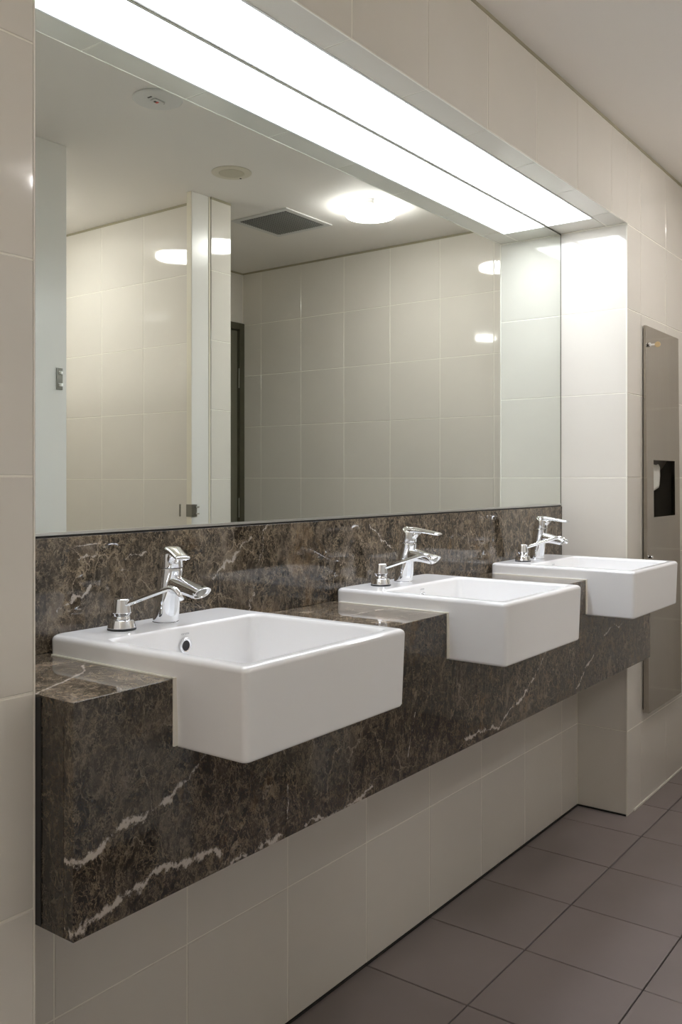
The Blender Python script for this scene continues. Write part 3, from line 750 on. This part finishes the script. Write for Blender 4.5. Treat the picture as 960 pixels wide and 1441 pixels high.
for i, ((x, y), lab) in enumerate(LAMPS):
    t = lamp0 if i == 0 else copy_tree(lamp0)
    t.location = (x, y, HC); tag(t, lab, 'ceiling lamp', 'round ceiling lamps')

# vent
vx0, vx1, vy0, vy1 = 3.055, 3.392, -0.268, 0.072
vo = ((vx0 + vx1) / 2, (vy0 + vy1) / 2, HC)
t = empty('ceiling_vent', vo); tag(t, 'square ceiling vent with a dark mesh grille in a white frame', 'vent')
fw = 0.028
prism('frame', [(vx0, vy0), (vx1, vy0), (vx1, vy1), (vx0, vy1)], 'z', HC - 0.0025, HC - 0.0005, M_white, t, vo)
boxes('frame_lip', [(vx0, vy0, HC - 0.005, vx1, vy0 + fw, HC - 0.0025), (vx0, vy1 - fw, HC - 0.005, vx1, vy1, HC - 0.0025), (vx0, vy0 + fw, HC - 0.005, vx0 + fw, vy1 - fw, HC - 0.0025), (vx1 - fw, vy0 + fw, HC - 0.005, vx1, vy1 - fw, HC - 0.0025)], M_white, t, vo, 0.001)
boxes('duct_shadow', [(vx0 + fw, vy0 + fw, HC - 0.0035, vx1 - fw, vy1 - fw, HC - 0.0027)], M_dark, t, vo)  # black sheet stands in for the shade inside the duct
bars = []; nb = 20
M_mesh = simple('grey_grille_mesh', (0.30, 0.30, 0.28), 0.5)
for i in range(1, nb):
    x = vx0 + fw + (vx1 - vx0 - 2 * fw) * i / nb; bars.append((x - 0.0016, vy0 + fw, HC - 0.0060, x + 0.0016, vy1 - fw, HC - 0.0045))
    y = vy0 + fw + (vy1 - vy0 - 2 * fw) * i / nb; bars.append((vx0 + fw, y - 0.0016, HC - 0.0062, vx1 - fw, y + 0.0016, HC - 0.0047))
g = boxes('grille', bars, M_mesh, t, vo); g['kind'] = 'stuff'

# round speaker / sensor cover
t = empty('ceiling_speaker', (2.578, 0.192, HC)); tag(t, 'small round cream speaker cover on the ceiling, near the cubicle post', 'speaker')
lathe('rim', [(0.079, -0.002), (0.076, -0.0035), (0.054, -0.005), (0.050, -0.0035)], M_creamp, t, 44, caps=False)
lathe('back_disc', [(0.079, 0), (0.079, -0.002)], M_creamp, t, 44)
lathe('grille_disc', [(0.050, -0.0021), (0.050, -0.0042), (0.044, -0.006)], simple('cream_speaker_cloth', (0.64, 0.60, 0.47), 0.7), t, 40)
boxes('screw', [(0.058, -0.012, -0.0065, 0.066, -0.008, -0.004)], M_dark, t)

# emergency light
t = empty('emergency_light', (1.937, 0.481, HC)); tag(t, 'flat white round emergency light on the ceiling, with a tiny red indicator', 'emergency light')
lathe('cover', [(0.079, 0), (0.079, -0.003), (0.074, -0.0055), (0.030, -0.006)], M_white, t, 48)
boxes('lens_housing', [(-0.020, -0.012, -0.011, 0.022, 0.012, -0.006)], M_white, t, bevel=0.002)
boxes('slot', [(-0.036, -0.007, -0.0072, -0.031, 0.010, -0.0058)], M_dark, t)
boxes('lens', [(-0.012, -0.006, -0.0125, -0.005, 0.002, -0.011)], M_dark, t)
boxes('indicator', [(-0.004, -0.007, -0.0125, 0.003, 0.003, -0.011)], M_red, t)
boxes('test_button', [(0.024, -0.002, -0.008, 0.028, 0.002, -0.006)], M_grey, t)
